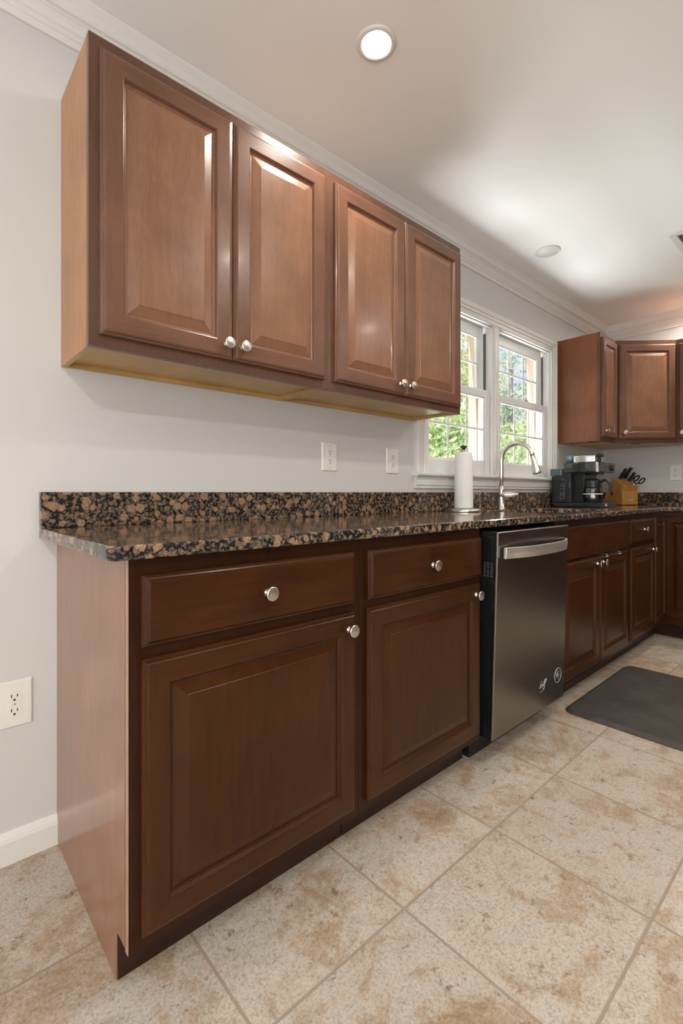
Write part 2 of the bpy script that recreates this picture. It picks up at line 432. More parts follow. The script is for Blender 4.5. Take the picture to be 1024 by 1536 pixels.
def sash(win, name, x0, x1, y0, y1, z0, z1, sl, rb, rt, cols=3, rows=2, lock=None):
    f = MB(); f.box(x0, x0 + sl, y0, y1, z0, z1).box(x1 - sl, x1, y0, y1, z0, z1)
    f.box(x0 + sl, x1 - sl, y0, y1, z0, z0 + rb).box(x0 + sl, x1 - sl, y0, y1, z1 - rt, z1)
    fr = f.build(name, M['vinyl'], win, bevel=.004)
    gx0, gx1, gz0, gz1 = x0 + sl, x1 - sl, z0 + rb, z1 - rt
    gy = (y0 + y1) / 2
    bead = MB()
    t = .008
    bead.box(gx0, gx0 + t, y0 + .006, gy, gz0, gz1).box(gx1 - t, gx1, y0 + .006, gy, gz0, gz1).box(gx0 + t, gx1 - t, y0 + .006, gy, gz0, gz0 + t).box(gx0 + t, gx1 - t, y0 + .006, gy, gz1 - t, gz1)
    bead.build('glazing_bead', M['vinyl'], fr, bevel=.002)
    MB().box(gx0 + .002, gx1 - .002, gy, gy + .004, gz0 + .002, gz1 - .002).build('glass_pane', M['glass'], fr)
    g = MB()
    for k in range(1, cols):
        x = gx0 + (gx1 - gx0) * k / cols; g.box(x - .007, x + .007, gy - .006, gy - .001, gz0, gz1)
    for k in range(1, rows):
        z = gz0 + (gz1 - gz0) * k / rows; g.box(gx0, gx1, gy - .0065, gy - .0005, z - .007, z + .007)
    g.build('muntin_grid', M['vinyl'], fr, bevel=.002)
    return fr
def window(name, x0, x1):
    w = MB()   # jamb frame
    w.box(x0 - .022, x0, 0, .11, WZ0, WZ1).box(x1, x1 + .022, 0, .11, WZ0, WZ1).box(x0 - .022, x1 + .022, 0, .11, WZ1, WZ1 + .022).box(x0 - .022, x1 + .022, .0101, .11, WZ0 - .025, WZ0)
    # inner stops
    w.box(x0, x0 + .010, 0, .014, WZ0, WZ1).box(x1 - .010, x1, 0, .014, WZ0, WZ1).box(x0 + .01, x1 - .01, 0, .014, WZ1 - .010, WZ1)
    o = struct(w.build(name, M['vinyl'], bevel=.002))
    lo = sash(o, 'lower_sash', x0 + .006, x1 - .006, .016, .046, WZ0, 1.640, .060, .082, .042)
    lk = MB(); xm = (x0 + x1) / 2 + .08
    lk.lathe([(.012, 0), (.012, .006), (.008, .010)], 16, T((xm, .031, 1.640)))
    lk.box(xm - .030, xm + .004, .026, .034, 1.648, 1.655)
    lk.build('sash_lock', M['nickel'], lo)
    sash(o, 'upper_sash', x0 + .004, x1 - .026, .052, .082, 1.605, WZ1 - .002, .058, .035, .062)
    MB().box(x1 - .009, x1 - .0005, .050, .066, 1.60, WZ1 - .03).box(x0 + .0005, x0 + .0035, .050, .066, 1.60, WZ1 - .03).build('jamb_track', M['track'], o)
    e = MB()   # outside casing
    e.box(x0 - .03, x0 - .004, .111, .175, WZ0 - .02, WZ1 + .03).box(x1 - .008, x1 + .022, .111, .175, WZ0 - .02, WZ1 + .03).box(x0 - .004, x1 - .008, .111, .175, WZ1 - .004, WZ1 + .03)
    e.build('exterior_casing', M['peach'], o, bevel=.003)
    return o
window('window_1', *W1); window('window_2', *W2)

# ------------------------------------------------------------------ cabinet parts
def knob_mesh():
    pr = [(.0095, 0), (.0095, .002), (.0062, .004), (.0052, .009), (.0058, .013), (.010, .0165), (.0150, .0185), (.0168, .0205), (.0172, .0228), (.0162, .0246), (.0140, .0252), (.0125, .0250), (.006, .0266), (0, .0270)]
    m = MB().lathe(pr, 28, RX(90))
    o = m.build('knob', M['nickel']); me = o.data; bpy.data.objects.remove(o); return me
KN = knob_mesh()
def knob(parent, x, y, z, rz=0):
    o = bpy.data.objects.new('knob', KN); COL.objects.link(o); o.parent = parent; o.location = (x, y, z); o.rotation_euler = (0, 0, rz); return o
def rect(w, h, i, y): return [(i, y, i), (w - i, y, i), (w - i, y, h - i), (i, y, h - i)]
DOORP = [(0, 0), (0, -.011), (.002, -.0135), (.006, -.0145), (.0075, -.0175), (.0105, -.0195), (.013, -.020), (.052, -.020), (.0545, -.0185), (.057, -.014), (.0585, -.0115), (.061, -.0098), (.0640, -.0096), (.0660, -.0108), (.091, -.0176), (.0922, -.0188), (.0945, -.0192)]
DRAWP = [(0, 0), (0, -.010), (.002, -.013), (.006, -.0142), (.0085, -.0160), (.0115, -.0192), (.014, -.020)]
SLABP = [(0, 0), (0, -.016), (.002, -.019), (.004, -.020)]
def front(parent, name, x0, x1, z0, z1, yb, prof, mats=('wood', 'wood_h'), X=None, s=1.0, hmain=False):
    w, h = x1 - x0, z1 - z0; X = X or T((x0, yb, z0))
    ml = [1, 0, 1, 0] if not hmain else [1, 1, 1, 1]
    rings = [rect(w, h, i * s, y) for i, y in prof]
    m = MB()
    if len(prof) > 12:
        m.loft(rings[:11], mi=ml, X=X, cap0=True, cap1=False)
        m.loft(rings[10:], mi=[2, 2, 2, 2], X=X, cap0=False, cap1=True)
    else: m.loft(rings, mi=ml, X=X)
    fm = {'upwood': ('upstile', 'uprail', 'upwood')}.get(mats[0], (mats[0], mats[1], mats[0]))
    return m.build(name, [M[k] for k in fm], parent)
DZ0, DZ1, RZ0, RZ1 = .1304, .681, .7046, .848     # base doors, drawers
BD, ZT, ZFB, YK = .6103, .8815, .104, .535

def base_cabinet(name, label, x0, x1, left=None, loc=None, rz=0, ctop=ZT - .004):
    w = x1 - x0
    t = thing(name, label, 'cabinet', loc or (x0, 0, 0), rz)
    MB().box(.016, w - .016, -BD + .021, -.004, ZFB + .001, ctop).build('carcass', M['wood'], t)
    poly = [(-.002, 0), (-YK, 0), (-YK, ZFB), (-BD + .0205, ZFB), (-BD + .0205, ZT - .001), (-.002, ZT - .001)]
    for k, xx in enumerate((0.0005, w - .0165)):
        o = MB().prism(poly, xx, xx + .016, 'x').build('side_panel', M['baseside'] if (left and k == 0) else M['wood'], t)
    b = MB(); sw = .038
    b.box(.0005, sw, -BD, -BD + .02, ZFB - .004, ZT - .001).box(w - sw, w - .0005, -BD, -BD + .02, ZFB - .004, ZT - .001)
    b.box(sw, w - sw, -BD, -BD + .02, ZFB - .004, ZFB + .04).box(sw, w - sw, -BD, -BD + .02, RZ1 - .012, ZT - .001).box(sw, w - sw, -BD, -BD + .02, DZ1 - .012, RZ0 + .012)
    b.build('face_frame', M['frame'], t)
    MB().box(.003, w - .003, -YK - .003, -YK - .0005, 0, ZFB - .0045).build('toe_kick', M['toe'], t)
    return t, w

# ------------------------------------------------------------------ base run
t, w = base_cabinet('base_cabinet', 'dark brown base cabinet with exposed rosy side, at the left end of the counter', .3201, .947, left=True)
MB().box(-.0012, .0003, -BD - .0004, -BD + .0120, ZFB, ZT - .002).build('edge_band', M['edge'], t)['label'] = 'pale edge strip down the front corner'
d = front(t, 'drawer_front', .3426 - .3201, .9225 - .3201, RZ0, RZ1, -BD, DRAWP, hmain=True); knob(d, .630 - .3201, -BD - .02, .776)
d = front(t, 'door', .3426 - .3201, .9225 - .3201, DZ0, DZ1, -BD, DOORP); knob(d, .893 - .3201, -BD - .02, .638)
t, w = base_cabinet('base_cabinet', 'dark brown base cabinet with drawer and door, directly left of the dishwasher', .9475, 1.572)
d = front(t, 'drawer_front', .976 - .9475, 1.563 - .9475, RZ0, RZ1, -BD, DRAWP, hmain=True); knob(d, 1.266 - .9475, -BD - .02, .777)
d = front(t, 'door', .972 - .9475, 1.5525 - .9475, DZ0, DZ1, -BD, DOORP); knob(d, 1.517 - .9475, -BD - .02, .644)
SX0 = 2.192
t, w = base_cabinet('sink_base_cabinet', 'dark brown cabinet with blank top panel and two doors, right of the dishwasher', SX0, 3.152, ctop=.715)
front(t, 'false_front', 2.212 - SX0, 3.1305 - SX0, RZ0 - .012, RZ1, -BD, SLABP, hmain=True)
d = front(t, 'door', 2.212 - SX0, 2.686 - SX0, DZ0 - .008, DZ1, -BD, DOORP); knob(d, 2.650 - SX0, -BD - .02, .643)
d = front(t, 'door', 2.692 - SX0, 3.1305 - SX0, DZ0 - .008, DZ1, -BD, DOORP); knob(d, 2.728 - SX0, -BD - .02, .643)
NX0 = 3.1525
t, w = base_cabinet('base_cabinet', 'narrow dark brown base cabinet with small drawer over slim door, right of the sink cabinet', NX0, 3.654)
d = front(t, 'drawer_front', 3.1758 - NX0, 3.634 - NX0, RZ0, RZ1, -BD, DRAWP, hmain=True); knob(d, 3.41 - NX0, -BD - .02, .783)
d = front(t, 'door', 3.1758 - NX0, 3.634 - NX0, DZ0, DZ1, -BD, DOORP); knob(d, 3.588 - NX0, -BD - .02, .644)
# corner cabinet with two door leaves
CX0 = 3.6545; XR = WX - BD            # face plane of the right run
t = thing('corner_base_cabinet', 'dark brown corner base cabinet with two tall door leaves meeting at right angles', 'cabinet', (CX0, 0, 0))
cb = MB(); e0 = XR - CX0
cb.box(.001, WX - CX0 - .003, -BD + .001, -.004, ZFB, ZT - .002).box(e0 + .001, WX - CX0 - .003, -.93, -BD + .001, ZFB, ZT - .002)
cb.build('carcass', M['wood'], t, bevel=.001)
tk = MB(); tk.box(.001, e0 + .075, -YK, -YK + .014, 0, ZFB).box(e0 + .075, e0 + .089, -.93, -YK + .014, 0, ZFB)
tk.build('toe_kick', M['toe'], t)
front(t, 'door', .006, e0 - .022, .150, RZ1, -BD + .001, DOORP, s=.62)
front(t, 'door', 0, .285, 0, RZ1 - .150, 0, DOORP, X=T((e0 + .001, -BD - .006, .150)) @ RZ(-90), s=.8)
t, w = base_cabinet('base_cabinet', 'dark brown base cabinet on the right wall outside the photo edge', 0, .86, loc=(WX - .002, -.935, 0), rz=R(-90))
for a in (.02, .432):
    d = front(t, 'door', a, a + .408, DZ0, DZ1, -BD, DOORP); knob(d, .39 if a < .1 else .47, -BD - .02, .643)
front(t, 'drawer_front', .02, .84, RZ0, RZ1, -BD, DRAWP, hmain=True)
t = thing('added_tall_cabinet', 'tall dark brown cabinet added out of view on the right wall to darken reflections', 'cabinet', (WX - .002, -1.81, 0), R(-90))  # unseen tall cabinet added so the glossy fronts reflect something dark
MB().box(0, 1.1, -BD, -.002, .1, 2.14).build('carcass', M['wood'], t, bevel=.001)
MB().box(.003, 1.097, -YK, -.01, 0, .099).build('toe_kick', M['toe'], t)
for a in (.02, .555):
    d = front(t, 'door', a, a + .525, .13, 1.30, -BD, DOORP); knob(d, .52 if a < .1 else .58, -BD - .02, 1.2)
    d = front(t, 'door', a, a + .525, 1.32, 2.12, -BD, DOORP); knob(d, .52 if a < .1 else .58, -BD - .02, 1.4)
# over-door hooks
for k, (x, lab) in enumerate(((2.775, 'left of two small silver hooks over the right sink cabinet door'), (2.965, 'right of two small silver hooks over the right sink cabinet door'))):
    m = MB(); y = -BD - .0205
    m.box(x - .009, x + .009, y - .0025, y - .0005, DZ1 - .014, DZ1 + .004).box(x - .009, x + .009, y - .0025, y + .018, DZ1 + .0015, DZ1 + .004)
    m.tube([(x, y - .002, DZ1 - .010), (x, y - .007, DZ1 - .013), (x, y - .009, DZ1 - .008)], .0018, 8)
    tag(m.build('over_door_hook', M['nickel'], bevel=.0005), lab, 'hook', 'silver hooks over the sink cabinet door')

# ------------------------------------------------------------------ dishwasher
DX = 1.583
t = thing('dishwasher', 'stainless steel dishwasher with bowed bar handle between the dark base cabinets', 'dishwasher', (DX, 0, 0))
MB().box(.004, .600, -.575, -.05, .095, .865).build('tub', M['black'], t)
MB().box(.004, .600, -.555, -.53, 0, .095).build('kick_plate', M['black'], t)
DR = T((0, -.648, .103)) @ RX(1.75)       # door leans out a little at the top
MB().box(.001, .600, -.001, .068, -.004, .766, X=DR).build('door_liner', M['blackgloss'], t, bevel=.002)
dp = MB().loft([rect(.599, .768, 0, .006), rect(.599, .768, 0, -.004), rect(.599, .768, .003, -.007)], X=DR @ T((.001, -.001, -.003)))
dp = dp.build('door_panel', M['steel'], t, bevel=.001)
h = MB(); n = 24; rings = []
for i in range(n + 1):
    u = i / n; x = .028 + .548 * u; b = -.007 - .046 * (1 - (2 * u - 1) ** 4) * (.85 + .15 * math.sin(math.pi * u)) - .004
    if i == n: b = -.009
    if i < 3: b = min(b, -.026 - .004 * i)
    rings.append([(x, b, .668), (x, b + .010, .668), (x, b + .010, .708), (x, b - .001, .710), (x, b - .003, .690)])
h.loft(rings, X=DR, smooth=False)
hd = h.build('handle', plain('bright_satin_steel', (.86, .84, .80), .42, 1, var=.02), t, bevel=.002)
MB().box(.0285, .0335, -.024, -.0065, .672, .706, X=DR).build('handle_mount', M['black'], t, bevel=.001)
for p in hd.data.polygons: p.use_smooth = False
vt = MB()
for r_ in range(7):
    for c_ in range(3): vt.box(-.0003, .0015, .010 + c_ * .014, .019 + c_ * .014, .600 + r_ * .008, .603 + r_ * .008, X=DR)
vt.build('vent_slits', M['track'], t)
lg = MB(); bz = .068     # script mark and round sticker low on the door
def stroke(pts, r): lg.tube([(x, -.0088, z) for x, z in pts], r * .75, 8, X=DR, flat=.4)
ox, oz = .395, .098
stroke([(ox - .030, oz - .004), (ox - .018, oz + .010), (ox - .006, oz + .012), (ox - .010, oz - .006), (ox + .002, oz + .002), (ox + .012, oz + .018), (ox + .020, oz + .026)], .0022)
stroke([(ox - .034, oz - .014), (ox - .024, oz - .022), (ox - .004, oz - .020), (ox + .012, oz - .008), (ox + .016, oz + .006), (ox + .006, oz + .016), (ox - .012, oz + .022), (ox - .026, oz + .018)], .0012)
stroke([(ox + .010, oz + .006), (ox + .022, oz + .012), (ox + .032, oz + .024)], .0014)
lg.build('logo', M['markw'], t)['label'] = 'small silver script logo low on the door'
lg = MB(); bx, bz = .533, .108
sk = MB(); sk.lathe([(.031, 0), (.031, .0012), (0, .0014)], 32, X=DR @ T((bx, -.0078, bz)) @ RX(90)); sk = sk.build('round_badge', M['black'], t)
sk['label'] = 'round black and white badge at the lower right of the door'
a = [(bx + .031 * math.cos(2 * math.pi * k / 36), bz + .031 * math.sin(2 * math.pi * k / 36)) for k in range(36)]
lg.tube([(x, -.0095, z) for x, z in a], .0014, 6, X=DR, closed=True)
stroke([(bx - .016, bz + .002), (bx - .006, bz + .015), (bx + .014, bz + .019)], .003)
stroke([(bx - .008, bz - .004), (bx + .004, bz + .006), (bx + .014, bz + .005)], .0032)
stroke([(bx - .014, bz - .008), (bx - .010, bz + .004)], .0022)
stroke([(bx - .002, bz - .006), (bx - .002, bz - .018)], .0022)
stroke([(bx + .008, bz - .004), (bx + .006, bz - .012)], .0018)
lg.build('badge_print', M['markw'], sk)

# ------------------------------------------------------------------ countertop
CT0, CT1, CY = .8823, .9113, .6394
ct = thing('countertop', 'L-shaped speckled brown and black granite countertop with low backsplash', 'countertop', (.2757, 0, CT0))
def slab():
    xs = [.2757, 2.28, 3.00, WX - CY, WX - .0015]; ys = [-.0015, -.135, -.545, -CY, -1.80]
    bm = bmesh.new(); V = {}
    def g(i, j):
        if (i, j) not in V: V[i, j] = bm.verts.new((xs[i] - .2757, ys[j], CT1 - CT0))
        return V[i, j]
    for i in range(4):
        for j in range(4):
            if (i, j) == (1, 1) or (j == 3 and i < 3): continue
            bm.faces.new((g(i, j + 1), g(i + 1, j + 1), g(i + 1, j), g(i, j)))
    r = bmesh.ops.extrude_face_region(bm, geom=list(bm.faces))
    vs = [e for e in r['geom'] if isinstance(e, bmesh.types.BMVert)]
    bmesh.ops.translate(bm, verts=vs, vec=(0, 0, -(CT1 - CT0)))
    bmesh.ops.recalc_face_normals(bm, faces=bm.faces)
    def ved(x, y, r):
        es = [e for e in bm.edges if all(abs(v.co.x - (x - .2757)) < 1e-4 and abs(v.co.y - y) < 1e-4 for v in e.verts)]
        if es: bmesh.ops.bevel(bm, geom=es, offset=r, segments=6, affect='EDGES', profile=.5)
    ved(.2757, -CY, .020)
    for x in (2.28, 3.0):
        for y in (-.135, -.545): ved(x, y, .04)
    me = bpy.data.meshes.new('slab'); bm.to_mesh(me); bm.free(); me.materials.append(M['granite'])
    o = bpy.data.objects.new('slab', me); COL.objects.link(o); o.parent = ct
    b = o.modifiers.new('bevel', 'BEVEL'); b.width = .005; b.segments = 3; b.limit_method = 'ANGLE'; b.angle_limit = R(40)
slab()
zb = CT1 - CT0
MB().box(0, WX - .2757 - .0015, -.0225, -.0015, zb, zb + .1024).build('backsplash', M['granite'], ct, bevel=.002)
MB().box(WX - .2757 - .0225, WX - .2757 - .0015, -1.80, -.0226, zb, zb + .1024).build('backsplash', M['granite'], ct, bevel=.002)
# sink bowl
sk = thing('sink', 'undermount stainless steel sink bowl set in the granite below the window', 'sink', (2.64, -.34, CT0))
def bowl():
    m = MB(); rings = []
    def rr(w, h, r, z, n=6):
        pts = []
        for cx, cy, a0 in ((w - r, h - r, 0), (-w + r, h - r, 90), (-w + r, -h + r, 180), (w - r, -h + r, 270)):
            for k in range(n + 1):
                a = R(a0 + 90 * k / n); pts.append((cx + r * math.cos(a), cy + r * math.sin(a), z))
        return pts
    for w_, h_, r_, z_ in ((.385, .230, .05, -.0005), (.385, .230, .05, -.003), (.365, .210, .05, -.003), (.358, .203, .05, -.02), (.350, .195, .05, -.13), (.32, .165, .05, -.145), (.05, .05, .03, -.148)):
        rings.append(rr(w_, h_, r_, z_))
    m.loft(rings, cap0=False, cap1=True, smooth=True)
    return m.build('bowl', M['steelsink'], sk)
bowl()
MB().lathe([(.045, -.147), (.045, -.143), (.03, -.1435), (.028, -.147)], 24).build('drain', M['chrome'], sk)

# faucet
fx, fy = 2.650, -.088
t = thing('faucet', 'brushed nickel gooseneck pull-down faucet behind the sink', 'faucet', (fx, fy, CT1))
MB().lathe([(.026, 0), (.026, .004), (.0205, .007), (.0195, .06), (.0185, .085), (.0165, .11), (.0138, .14)], 28).build('body', M['nickel'], t)
pts = [(0, 0, .13), (0, 0, .20), (0, -.001, .27)]
for k in range(0, 15):
    a = R(180 - k * 12.2); pts.append((0, -.098 - .098 * math.cos(a), .292 + .098 * math.sin(a)))
MB().tube(pts, .0128, 18).build('spout', M['nickel'], t)
e = Vector(pts[-1]); dvec = (Vector(pts[-1]) - Vector(pts[-2])).normalized()
hx = T(e) @ dvec.to_track_quat('Z', 'Y').to_matrix().to_4x4()
MB().lathe([(.0133, -.002), (.0138, .002), (.0132, .004), (.0155, .02), (.022, .085), (.0235, .098), (.0225, .102), (.0, .1015)], 24, X=hx).build('spray_head', M['nickel'], t)
hl = MB(); hdir = Vector((.35, -.94, 0)).normalized()
hl.tube([Vector((0, 0, .083)) - hdir * .012, Vector((0, 0, .085)) + hdir * .012, Vector((0, 0, .087)) + hdir * .04, Vector((0, 0, .089)) + hdir * .075, Vector((0, 0, .091)) + hdir * .098], [.018, .025, .024, .015, .007], 16, flat=.8)
hl.build('lever', M['nickel'], t)

# paper towel
px, py = 2.172, -.142
t = thing('paper_towel_holder', 'silver round-based paper towel holder with dark knob top', 'paper towel holder', (px, py, CT1))
MB().lathe([(.088, 0), (.089, .004), (.087, .012), (.078, .017), (.03, .019), (0, .019)], 40).build('base', M['nickel'], t)
MB().lathe([(.006, .018), (.006, .318), (.0085, .320), (.0085, .326)], 16).build('rod', M['nickel'], t)
MB().lathe([(.0085, .326), (.009, .331), (.0165, .340), (.0175, .344), (.012, .347), (0, .3475)], 20).build('finial', M['slot'], t)
m = MB(); m.lathe([(.0075, .0205), (.047, .0205), (.0485, .023), (.0480, .15), (.0465, .290), (.0415, .309), (.037, .312), (.016, .3125), (.0075, .311)], 48, X=T((px, py, CT1)))
tag(m.build('paper_towel_roll', M['paper']), 'tall white roll of paper towels standing on the silver holder', 'paper towels')

# ------------------------------------------------------------------ coffee maker
mx0, mx1, my0, my1 = 3.40, 3.675, -.385, -.050
t = thing('coffee_maker', 'black drip coffee maker with chrome-black head and blue tinted tank, in the counter corner', 'coffee maker', (mx0, 0, CT1))
w = mx1 - mx0
b = MB(); b.box(0, w, my0, my1 - .02, .002, .030); b.build('base', M['blacksoft'], t, bevel=.005, seg=3)
b = MB(); b.box(.004, w, -.185, -.075, .030, .262); b.build('tower', M['blacksoft'], t, bevel=.005, seg=3)
b = MB(); b.box(.055, w, -.255, -.185, .030, .262); b.build('rear_panel', M['black'], t, bevel=.003)
b = MB()   # oblong accessory recess on the side face
pz = [(.0, .0)]
rim = []
for k in range(24):
    a = 2 * math.pi * k / 24; rim.append((-.128 + .021 * math.cos(a), .128 + (.058 if math.sin(a) > 0 else -.058) + .021 * math.sin(a)))
b.tube([(.0035, y, z) for y, z in rim], .0032, 8, closed=True)
b.build('recess_rim', M['black'], t)
b = MB(); b.prism(rim, .0036, .0044, 'x'); b.lathe([(.014, 0), (.014, .003), (.009, .0035), (0, .0035)], 20, X=T((.0038, -.128, .188)) @ RY(-90)); b.lathe([(.010, 0), (.010, .003), (.006, .004), (0, .004)], 20, X=T((.0038, -.128, .073)) @ RY(-90))
b.box(.0015, .004, -.140, -.116, .095, .165); b.build('pod_adapter', M['blackgloss'], t, bevel=.001)
b = MB(); b.box(-.001, .004, -.180, -.168, .135, .165); b.build('latch', M['blackgloss'], t, bevel=.001)
b = MB(); b.box(.02, w - .02, -.072, -.046, .01, .215); b.build('water_tank', M['black'], t, bevel=.004)
b = MB(); b.box(-.006, w - .01, -.125, -.046, .218, .268); b.build('tank_lid', plain('teal_smoked_plastic', (.03, .075, .085), .12, coat=.6), t, bevel=.004); 
b = MB(); b.box(.0, w - .016, -.120, -.050, .222, .262); b.build('tank_core', M['blacksoft'], t, bevel=.004)
b = MB(); b.box(-.004, w + .002, my0 + .028, -.140, .236, .306); hd = b.build('brew_head', M['blackgloss'], t, bevel=.006, seg=3)
b = MB(); b.box(-.006, .0, my0 + .020, my0 + .034, .238, .304); b.box(-.004, w + .002, my0 + .0235, my0 + .030, .238, .304); b.build('chrome_band', M['chrome'], t, bevel=.001)
b = MB(); b.box(.0, w - .002, my0 + .008, my0 + .0235, .238, .302); cp = b.build('control_panel', M['blackgloss'], t, bevel=.003)
for r_ in range(3):
    for c_ in range(4): MB().box(.06 + c_ * .045, .082 + c_ * .045, my0 + .0055, my0 + .0082, .252 + r_ * .016, .261 + r_ * .016).build('button', M['track'], cp, bevel=.001)
b = MB(); b.lathe([(.020, 0), (.020, .012), (.012, .016), (0, .016)], 20, X=T((.20, my0 + .009, .268)) @ RX(90)); b.build('dial', M['blacksoft'], cp)
b = MB(); b.lathe([(.035, .222), (.05, .237)], 24, X=T((.105, -.285, 0))); b.box(.05, .16, -.345, -.30, .224, .237); b.build('brew_basket', M['black'], t)
b = MB(); b.box(.012, .21, -.340, -.200, .306, .352); b.build('warming_shelf', M['chrome'], t, bevel=.004)
b = MB(); b.lathe([(.024, .306), (.024, .352), (.018, .358), (0, .358)], 28, X=T((.028, -.168, 0))); b.build('frother_cup', plain('blue_grey_cup', (.16, .24, .28), .2, .6), t)
b = MB(); b.box(.02, .06, my0 + .005, -.345, .338, .356); b.lathe([(.012, .306), (.012, .362), (0, .364)], 16, X=T((.04, -.356, 0))); b.build('frother_arm', M['black'], t, bevel=.002)
b = MB(); b.box(.07, .10, my0 - .003, my0 + .004, .008, .026); b.build('front_tab', M['nickel'], t, bevel=.001)
# carafe
kx, ky = 3.497, -.292
t = thing('coffee_carafe', 'glass coffee carafe with black collar and handle, standing on the coffee maker base', 'carafe', (kx, ky, CT1 + .030))
MB().lathe([(.056, .0), (.060, .004), (.0625, .03), (.062, .075), (.056, .105), (.051, .125), (.0495, .125), (.0545, .104), (.0605, .075), (.061, .03), (.058, .006), (0, .004)], 40).build('glass_jug', M['carafe'], t)
MB().lathe([(.0575, .100), (.0575, .112), (.054, .130), (.053, .150), (.050, .156), (.030, .165), (0, .167)], 36).build('collar', M['blacksoft'], t)
MB().lathe([(.0628, .058), (.0634, .058), (.0634, .064), (.0628, .064)], 36).build('reflection_band', M['plate'], t)  # white ring drawn in place of a light reflection on the glass
MB().tube([(0, -.050, .142), (0, -.078, .155), (0, -.100, .148), (0, -.112, .120), (0, -.120, .080), (0, -.124, .052)], [.012, .012, .012, .0115, .011, .010], 12, flat=.75).build('handle', M['blacksoft'], t)
MB().lathe([(.054, -.0), (.060, .0015), (.0605, .006), (.055, .008)], 32).build('foot_ring', M['black'], t)

# ------------------------------------------------------------------ knife block and knives
bx, by, br = 4.262, -.292, -34
t = thing('knife_block', 'honey wood knife block in the counter corner beside the coffee maker', 'knife block', (bx, by, CT1), R(br))
BW = .138
prof = [(-.0, .004), (-.0, .098), (.012, .108), (-.008, .150), (.105, .222), (.232, .028), (.222, .004)]   # (y, z), front is -y
MB().prism(prof, -BW / 2, BW / 2, 'x').build('body', M['block'], t, bevel=.003)
MB().box(-BW / 2 + .006, -BW / 2 + .026, .006, .21, 0, .004).box(BW / 2 - .026, BW / 2 - .006, .006, .21, 0, .004).build('foot_strip', M['slot'], t)
MB().box(-.006, .022, -.0012, .001, .036, .050).build('nameplate', M['markw'], t)
BM = T((bx, by, CT1)) @ RZ(br)
nrm = Vector((0, -.072, .113)).normalized()      # out of the sloping face
def on_slope(x, s): return Vector((x, -.008 + .113 * s, .150 + .072 * s))
nface = Vector((0, -.072 * 1, .113)).normalized()
for k, (x, s_, ln, lab) in enumerate(((-.035, .75, .105, 'leftmost black-handled knife in the honey wood block'), (.012, .80, .110, 'tallest black-handled knife in the middle of the wood block'), (.022, .48, .090, 'shorter black-handled knife just in front of the tallest one in the block'))):
    p = BM @ on_slope(x, s_); dd = (BM.to_3x3() @ (nface + Vector((.22, 0, .1)))).normalized()
    q = dd.to_track_quat('Z', 'X').to_matrix().to_4x4(); X = T(p) @ q
    kt = thing('kitchen_knife', lab, 'knife', p, 0, 'black-handled knives in the wood block')
    X0 = q
    MB().loft([[(a * .0105, bb * .016, z) for a, bb in ((1, .7), (.7, 1), (-.7, 1), (-1, .7), (-1, -.7), (-.7, -1), (.7, -1), (1, -.7))] for z in (.012, .02)] +
              [[(a * .0105, bb * (.015 + .003 * math.sin(5 * z / ln)) - .004 * (z / ln) ** 2, z) for a, bb in ((1, .7), (.7, 1), (-.7, 1), (-1, .7), (-1, -.7), (-.7, -1), (.7, -1), (1, -.7))] for z in (.04, .06, ln * .8, ln)], X=X0).build('handle', M['black'], kt, bevel=.002)
    MB().box(-.0075, .0075, -.0115, .0115, 0, .012, X=X0).build('bolster', M['nickel'], kt, bevel=.002)
    MB().lathe([(.0035, 0), (.0035, .0006), (0, .0008)], 10, X=X0 @ T((0, 0, ln))).build('end_cap', M['nickel'], kt)
p = BM @ on_slope(.050, .22)
kt = thing('kitchen_scissors', 'black kitchen scissors with two finger loops in the wood block', 'scissors', p)
dd = (BM.to_3x3() @ (nface + Vector((.50, 0, 0)))).normalized(); q = dd.to_track_quat('Z', 'X').to_matrix().to_4x4()
side = Vector((rtx := math.sin(R(YAW)), -math.cos(R(YAW)), 0)); 
for sg in (-1, 1):
    c0 = dd * .050 + side * (sg * .022) + Vector((0, 0, -sg * .010)); A = dd; Bv = (side - dd * side.dot(dd)).normalized()
    ring = [c0 + A * (.026 * math.cos(2 * math.pi * k / 20)) + Bv * (.0165 * math.sin(2 * math.pi * k / 20)) for k in range(20)]
    lp = MB().tube(ring, .0062, 8, closed=True); lp.tube([Vector((0, 0, 0)), dd * .012 + Bv * sg * .004, c0 - A * .024], .005, 8)
    lp.build('finger_loop', M['black'], kt)
MB().box(-.004, .004, -.010, .010, -.006, .006, X=q).build('blade_root', M['nickel'], kt)

